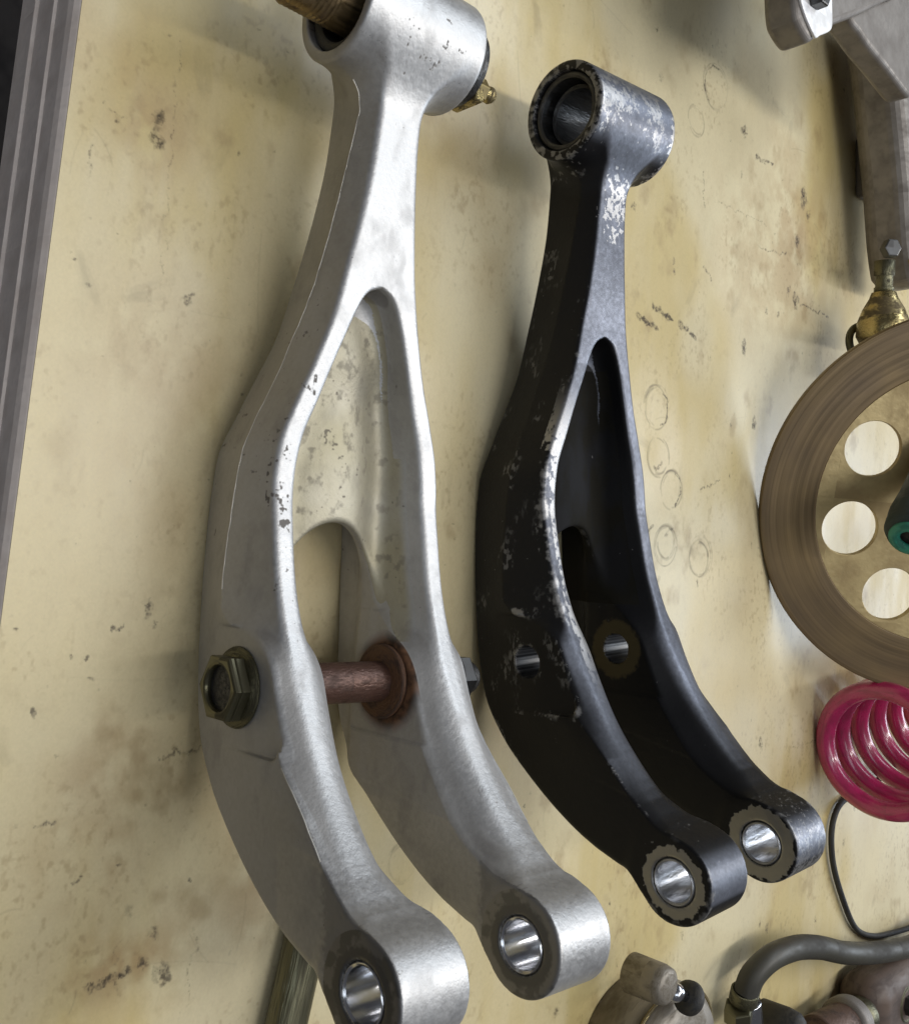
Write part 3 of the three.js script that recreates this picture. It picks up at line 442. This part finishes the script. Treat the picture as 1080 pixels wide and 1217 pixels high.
{
  const o = thing('pivot_bolt', 'brass coloured pivot shaft sticking out of the silver arm barrel', 'bolt', onSilver(0, 0.0415, 0)); o.rotation.y = -yawS;
  const prof2 = [[0, -0.0475], [0.0070, -0.0475], [0.0078, -0.0468], [0.0080, -0.044]];
  for (let i = 0; i < 9; i++) { const y = -0.0435 + i * 0.0018; prof2.push([0.00855, y], [0.0088, y + 0.0006], [0.00855, y + 0.0012]); }
  prof2.push([0.0090, -0.0265], [0.0090, 0.0255], [0, 0.0255]);
  part('shaft', along(lathe(prof2, 56), AX), wornMat([0.34, 0.25, 0.13], [0.11, 0.075, 0.045], { rough: 0.3, metal: 1, grimeMetal: 0.6, scale: 4, seed: 12, repeat: [2, 1], bump: 0.00004, lo: 0.35, hi: 0.85 }), o);
  part('end_cap', along(lathe([[0, 0.0252], [0.0136, 0.0252], [0.0140, 0.0260], [0.0140, 0.0315], [0.0120, 0.0330], [0, 0.0334]]), AX), darkSteel, o, 'dark cap on the barrel far end');
  const np = part('grease_nipple', mergeGeometries([along(hexPrism(0.0072, 0.0046, 0.0004), AX).toNonIndexed(), along(lathe([[0.0022, 0.0045], [0.0022, 0.0062], [0.0030, 0.0072], [0.0031, 0.0084], [0.0022, 0.0098], [0.0010, 0.0102], [0, 0.0102]], 24), AX).toNonIndexed()]).translate(0.0334, 0.0045, 0.0075), brass, o, 'brass grease nipple on the cap');
  part('lock_plate', new RoundedBoxGeometry(0.004, 0.014, 0.014, 2, 0.0012).translate(0.0340, 0.001, 0.0065), brass, o);
}

// ------------------------------------------------------------------ brake disc leaning at the right
{
  const nrm = V(-Math.cos(0.7456) * Math.cos(0.2903), Math.sin(0.7456), Math.cos(0.7456) * Math.sin(0.2903));
  const o = thing('brake_disc', 'worn brown brake disc with round holes leaning at the right edge', 'brake disc', [0.612, 0.0829, -0.0022]);
  o.quaternion.setFromUnitVectors(V(0, 1, 0), nrm);
  const N = 512, c = new Uint8Array(N * N * 4), r = new Uint8Array(N * N * 4);
  for (let y = 0; y < N; y++) for (let x = 0; x < N; x++) {
    const i = (y * N + x) * 4, a = x / N * 6.2832, ca = Math.cos(a) * 3, sa = Math.sin(a) * 3;
    const g = n3(y * 0.21, ca * 0.4, sa * 0.4) * 0.5 + n3(y * 0.62, ca * 0.7, sa) * 0.3 + n3(y * 0.06, ca, sa) * 0.5, b = fbm(ca, sa, y * 0.01, 4);
    const k = 0.74 + 0.55 * (g - 0.38);
    c[i] = s8(0.185 * k * (0.5 + 0.9 * b)); c[i + 1] = s8(0.126 * k * (0.5 + 0.9 * b)); c[i + 2] = s8(0.056 * k * (0.7 + 0.6 * b)); c[i + 3] = 255;
    r[i] = Math.round(255 * clamp(g * 0.8)); r[i + 1] = Math.round(255 * clamp(0.55 + 0.25 * (0.6 - g))); r[i + 2] = 90; r[i + 3] = 255;
  }
  const cm = dataTex(N, N, c, true, true), rm = dataTex(N, N, r, false, true);
  part('friction_ring', lathe([[0.0815, -0.0025], [0.1124, -0.0025], [0.1129, -0.002], [0.1129, 0.002], [0.1124, 0.0025], [0.1100, 0.00252], [0.1000, 0.0024], [0.0900, 0.00245], [0.0820, 0.0025], [0.0812, 0.0019], [0.0812, -0.002], [0.0815, -0.0025]], 160), new THREE.MeshStandardMaterial({ map: cm, roughnessMap: rm, metalnessMap: rm, bumpMap: rm, bumpScale: 0.00006, roughness: 1, metalness: 1 }), o, 'brown grooved friction ring');
  const s = new THREE.Shape(); s.absarc(0, 0, 0.0811, 0, Math.PI * 2);
  const h0 = new THREE.Path(); h0.absarc(0, 0, 0.034, 0, Math.PI * 2, true); s.holes.push(h0);
  // hole angles measured in the disc's own plane
  const inv = o.quaternion.clone().invert(), q = V(0.5921 - 0.612, 0.08 - 0.0829, 0).applyQuaternion(inv), a0 = Math.atan2(-q.z, q.x) + HOLE_TURN();
  for (let i = 0; i < 8; i++) { const a = a0 + i * Math.PI / 4, h = new THREE.Path(); h.absarc(0.0620 * Math.cos(a), 0.0620 * Math.sin(a), 0.0163, 0, Math.PI * 2, true); s.holes.push(h); }
  const g = new THREE.ExtrudeGeometry(s, { depth: 0.0034, bevelThickness: 0.0004, bevelSize: 0.0004, bevelSegments: 2, curveSegments: 40 }).translate(0, 0, -0.002).rotateX(-Math.PI / 2);
  part('carrier', g, wornMat([0.50, 0.39, 0.19], [0.34, 0.25, 0.115], { rough: 0.45, grimeRough: 0.6, metal: 0.35, grimeMetal: 0.2, scale: 5, seed: 14, lo: 0.35, hi: 0.7, repeat: [14, 14] }), o, 'tan inner plate with a ring of round holes');
}
function HOLE_TURN() { return 0.35; }

// ------------------------------------------------------------------ crimson coil spring
{
  const o = thing('coil_spring', 'glossy crimson coil spring lying below the brake disc', 'spring', [0.600, 0.0430, 0.144]); o.rotation.y = 0.05;
  const pts = [], R = 0.037; const turns = 6;
  for (let i = 0; i <= turns * 24; i++) { const t = i / 24, a = -t * Math.PI * 2 + 0.3, p = t < 0.85 ? 0.006 * t : 0.0051 + (t - 0.85) * 0.0275, q = t < 0.85 ? 0 : 1; pts.push([0.004 + p, R * Math.cos(a), R * Math.sin(a)]); }
  part('coil', tube(pts, 0.0058, 500, 14), wornMat([0.46, 0.018, 0.115], [0.32, 0.014, 0.075], { rough: 0.3, grimeRough: 0.4, coat: 1, scale: 6, seed: 15, bump: 0.0001, repeat: [30, 2] }), o);
}

// ------------------------------------------------------------------ green ended rubber grip in front of the disc
{
  const a = V(0.5370, 0.0870, 0.0105), b = V(0.600, 0.0808, -0.040), o = thing('rubber_grip', 'dark rubber grip with a teal end standing before the disc', 'grip', a.toArray());
  o.quaternion.setFromUnitVectors(V(0, 1, 0), b.clone().sub(a).normalize());
  o.scale.setScalar(1.25);
  part('grip_body', lathe([[0.0060, -0.004], [0.0095, -0.0032], [0.0112, 0], [0.0116, 0.010], [0.0104, 0.022], [0.0098, 0.036], [0.0098, 0.06], [0, 0.06]], 40), wornMat([0.012, 0.022, 0.022], [0.025, 0.04, 0.038], { rough: 0.5, seed: 16 }), o);
  part('end_ring', new THREE.TorusGeometry(0.0062, 0.0024, 14, 40).rotateX(Math.PI / 2).scale(1, 0.8, 1).translate(0, -0.0040, 0), wornMat([0.03, 0.24, 0.17], [0.02, 0.14, 0.10], { rough: 0.45, seed: 17 }), o, 'teal green ring on the grip end');
  part('end_plug', lathe([[0, -0.0028], [0.005, -0.0028], [0.0055, -0.001]], 24), rubber, o);
}

// ------------------------------------------------------------------ castings at the upper right
const greyCast = wornMat([0.25, 0.23, 0.21], [0.15, 0.134, 0.12], { rough: 0.5, grimeRough: 0.62, metal: 0.5, grimeMetal: 0.4, scale: 9, lo: 0.3, hi: 0.75, bump: 0.0001, seed: 18, repeat: [12, 12] });
function plate(pts, h, bevel = 0.0012) {                            // outline in (x, z), thickness upwards
  const cv = new THREE.CatmullRomCurve3(pts.map(([x, z]) => V(x, z, 0)), true, 'catmullrom', 0.35), s = new THREE.Shape(cv.getPoints(pts.length * 6).map((p) => new THREE.Vector2(p.x, -p.y)));
  return new THREE.ExtrudeGeometry(s, { depth: h - 2 * bevel, bevelThickness: bevel, bevelSize: bevel, bevelOffset: -bevel, bevelSegments: 6 }).translate(0, 0, bevel).rotateX(-Math.PI / 2);
}
{
  const o = thing('cast_bracket', 'grey cast bracket with a bright machined pad at the top right', 'bracket', [0.4214, 0.066, -0.2287]);
  part('bracket_body', plate([[-0.002, -0.05], [-0.0010, -0.004], [0.002, 0.009], [0.0135, 0.0145], [0.021, 0.0105], [0.034, 0.001], [0.0626, -0.0137], [0.0967, -0.033], [0.123, -0.051], [0.13, -0.12], [0.0, -0.12]], 0.0165, 0.0035), greyCast, o);
  part('machined_pad', plate([[0.0, -0.04], [0.001, -0.001], [0.0145, 0.0125], [0.0200, 0.0105], [0.0305, 0.0045], [0.032, -0.003], [0.028, -0.04]], 0.0016, 0.0006).translate(0, 0.0163, 0), wornMat([0.88, 0.88, 0.9], [0.7, 0.7, 0.7], { rough: 0.5, metal: 0.4, grimeMetal: 0.5, seed: 19, scale: 5, repeat: [20, 20] }), o, 'bright machined pad on the bracket');  // pad whitened: the light caught by its tilt is put into the colour
  part('bracket_bolt', hexPrism(0.010, 0.006).translate(0.013, 0.0178, -0.0045), darkSteel, o);
  part('gusset', plate([[0.068, -0.019], [0.0796, -0.0132], [0.0913, -0.0093], [0.1117, -0.0051], [0.1388, 0.0014], [0.148, -0.002], [0.156, -0.0148], [0.17, -0.06], [0.08, -0.06]], 0.014, 0.003).translate(0, -0.004, 0), greyCast, o, 'darker gusset joining the bracket to the arm');
  part('foot', new RoundedBoxGeometry(0.05, 0.066, 0.03, 3, 0.003).translate(0.09, -0.0332, -0.1), greyCast, o);
}
{
  const o = thing('knuckle_arm', 'grey cast arm with ridged edge running down from the bracket', 'arm', [0.640, 0, -0.2]);
  part('arm_web', plate([[-0.028, -0.115], [0.05, -0.115], [0.052, -0.02], [0.046, 0.03], [0.045, 0.050], [0.026, 0.055], [0.012, 0.052], [0.004, 0.030], [-0.002, -0.005], [-0.008, -0.030], [-0.018, -0.070]], 0.034, 0.011).translate(0, 0.012, 0), greyCast, o);
  part('rib', tube([[0.012, 0.046, -0.075], [0.020, 0.047, -0.04], [0.026, 0.047, -0.005], [0.029, 0.047, 0.025], [0.032, 0.046, 0.05]], 0.0042, 40, 12), greyCast, o, 'raised lighter rib along the arm');
  part('foot', new RoundedBoxGeometry(0.03, 0.017, 0.04, 3, 0.003).translate(0.035, 0.0087, -0.03), greyCast, o);
}
{
  const o = thing('ball_joint', 'small dull brass ball joint between the grey arm and disc', 'ball joint', [0.628, 0.034, -0.150]);
  const ax = V(0.06, -0.05, 1).normalize();
  part('stud', along(lathe([[0, -0.006], [0.0062, -0.006], [0.0062, 0.003], [0.0052, 0.0036], [0.0052, 0.010], [0.0060, 0.0104], [0.0060, 0.014], [0, 0.014]], 28), ax), oliveSteel, o);
  part('housing', along(lathe([[0.0055, 0.0130], [0.0072, 0.0134], [0.0085, 0.017], [0.0125, 0.024], [0.0155, 0.032], [0.0160, 0.040], [0.0140, 0.044], [0, 0.045]], 44), ax), brass, o, 'cone shaped brass coloured housing');
  part('retaining_ring', new THREE.TorusGeometry(0.0175, 0.0024, 14, 56).applyQuaternion(new THREE.Quaternion().setFromUnitVectors(V(0, 0, 1), V(-0.35, 0.8, -0.35).normalize())).translate(0.006, -0.010, 0.047), oliveSteel, o);
  part('clamp_bolt', along(hexPrism(0.010, 0.006), V(-0.5, 0.85, 0)).translate(-0.010, 0.006, -0.010), darkSteel, o);
  part('brass_nut', along(hexPrism(0.008, 0.006), V(-0.5, 0.8, 0.2)).translate(0.010, 0.014, -0.005), brass, o);
}

// ------------------------------------------------------------------ loose bits along the bottom
{
  const ax = V(-0.30, 0, 1).normalize(), o = thing('steel_pipe', 'olive steel pipe lying under the tip of the silver arm', 'pipe', [0.2120, 0.0078, 0.141]);
  part('pipe_wall', along(lathe([[0.0062, 0], [0.0068, -0.0002], [0.0074, 0.0005], [0.0074, 0.14], [0.0060, 0.14], [0.0060, 0.002], [0.0062, 0]], 40), ax), oliveSteel, o);
}
tagged('cable', tube([[0.70, 0.010, 0.178], [0.663, 0.003, 0.1860], [0.632, 0.003, 0.1900], [0.6225, 0.003, 0.2010], [0.6228, 0.003, 0.2219], [0.6383, 0.003, 0.2530], [0.6568, 0.003, 0.2763], [0.6826, 0.003, 0.2889], [0.72, 0.003, 0.297], [0.78, 0.005, 0.305]], 0.0019, 120, 10), rubber, 'thin dark cable curving from the crimson spring to the hose', 'cable');
function tagged(name, geo, mat, label, category) { const m = part(numbered(name), geo, mat, scene); m.userData = { label, category }; return m; }
{
  const o = thing('rubber_hose', 'dark olive rubber hose bending down to a metal fitting', 'hose', [0.4927, 0, 0.2657]);
  part('hose_wall', tube([[0.0, 0.016, -0.004], [0.004, 0.018, -0.0135], [0.016, 0.021, -0.0200], [0.040, 0.022, -0.0190], [0.07, 0.022, -0.0110], [0.107, 0.022, 0.0035], [0.16, 0.022, 0.019], [0.21, 0.024, 0.028], [0.27, 0.03, 0.03]], 0.0068, 120, 18), wornMat([0.040, 0.037, 0.026], [0.024, 0.022, 0.017], { rough: 0.5, scale: 3, seed: 20, repeat: [3, 1], bump: 0.00002, lo: 0.3, hi: 0.8 }), o);
  part('crimp_collar', along(lathe([[0.0066, 0], [0.0076, 0.0004], [0.0076, 0.007], [0.0066, 0.0074], [0.006, 0.008], [0, 0.008]], 32), V(0.12, -0.3, 1)).translate(-0.0005, 0.0165, -0.007), oliveSteel, o);
  part('fitting_nut', along(hexPrism(0.0135, 0.010), V(0.35, -0.2, 1)).translate(-0.0045, 0.0145, 0.001), oliveSteel, o);
  part('fitting_body', along(lathe([[0, 0], [0.006, 0], [0.0062, 0.002], [0.0062, 0.03], [0, 0.03]], 32), V(0.35, -0.1, 1)).translate(0.008, 0.014, 0.002), steel, o, 'bright metal body of the hose fitting');
}
tagged('rubber_bung', lathe([[0, -0.019], [0.0075, -0.019], [0.0078, -0.004], [0.0068, 0.003], [0.0042, 0.0062], [0, 0.0072]], 36).translate(0.539, 0.0195, 0.292), rubber, 'small round black rubber bung right of the hose fitting', 'bung');
{
  const o = thing('wheel_cylinder', 'rust brown cylinder with collar lying at the bottom right', 'cylinder', [0.563, 0.0215, 0.3085]);
  const brown = wornMat([0.12, 0.075, 0.055], [0.055, 0.035, 0.028], { rough: 0.55, scale: 6, seed: 21, metal: 0.5, grimeMetal: 0.3, repeat: [3, 3] });
  part('barrel', along(lathe([[0, 0], [0.0115, 0], [0.0128, 0.0012], [0.0128, 0.034], [0.0120, 0.036]], 40), V(1, 0, 0.12)), brown, o);
  part('collar', along(lathe([[0.0120, 0.035], [0.0150, 0.0355], [0.0155, 0.038], [0.0155, 0.045], [0.0145, 0.0465], [0.011, 0.047]], 40), V(1, 0, 0.12)), greyCast, o);
  part('nipple', along(lathe([[0, 0.047], [0.011, 0.047], [0.011, 0.062], [0.008, 0.066], [0, 0.066]], 36), V(1, 0, 0.12)), oliveSteel, o);
}
{
  const o = thing('rusty_casting', 'rounded rust brown casting under the hose at the right edge', 'casting', [0.655, 0, 0.303]);
  part('lobe', new RoundedBoxGeometry(0.10, 0.032, 0.048, 8, 0.0145).translate(0.022, 0.0165, 0.017), wornMat([0.105, 0.072, 0.054], [0.05, 0.034, 0.027], { rough: 0.55, scale: 4, seed: 22, lo: 0.3, hi: 0.8, bump: 0.00005 }), o);
  part('casting_bolt', hexPrism(0.011, 0.006).translate(0.012, 0.0318, 0.017), darkSteel, o);
  part('rim', lathe([[0.0085, 0.0315], [0.0105, 0.0335], [0.0125, 0.0315]], 36).translate(0.012, 0, 0.017), oliveSteel, o);
  part('lug', new RoundedBoxGeometry(0.07, 0.036, 0.03, 4, 0.006).translate(0.03, 0.0185, 0.056), rubber, o);
}
{
  const o = thing('brake_caliper', 'tan grey brake caliper with a bleed screw at the bottom edge', 'brake caliper', [0.395, 0, 0.236]);
  const tan = wornMat([0.25, 0.225, 0.19], [0.13, 0.11, 0.08], { rough: 0.5, lo: 0.35, hi: 0.8, bump: 0.0001, metal: 0.5, grimeMetal: 0.3, scale: 5, seed: 23, repeat: [3, 3] });
  part('body', lathe([[0, 0.0345], [0.012, 0.034], [0.0195, 0.031], [0.023, 0.026], [0.0245, 0.018], [0.0245, 0.0005], [0, 0.0005]], 48).scale(1.45, 1, 1.05).translate(0.014, 0, 0.018), tan, o);
  part('seam', new THREE.TorusGeometry(0.0238, 0.0007, 10, 60).rotateX(Math.PI / 2).scale(1.45, 1, 1.05).translate(0.014, 0.0255, 0.018), brass, o);
  part('port_boss', lathe([[0, 0.0405], [0.0055, 0.0402], [0.0082, 0.0385], [0.0090, 0.035], [0.0092, 0.019], [0, 0.019]], 36).translate(-0.0090, 0, -0.0215), tan, o);
  const bs = part('bleed_screw', along(lathe([[0, 0], [0.0042, 0], [0.0042, 0.005], [0.0028, 0.0058], [0.0028, 0.011], [0, 0.011]], 24), V(0.9, 0.1, 0.5)).translate(-0.003, 0.0365, -0.017), steel, o);
  part('dust_cap', along(lathe([[0.002, 0.0105], [0.0055, 0.0108], [0.0076, 0.013], [0.0078, 0.0155], [0.0062, 0.0178], [0.0034, 0.0182], [0.003, 0.0165], [0, 0.0165]], 32), V(0.9, 0.1, 0.5)).translate(-0.003, 0.0365, -0.017), rubber, bs, 'black rubber cap on the bleed screw');
}
renderer.render(scene, camera);
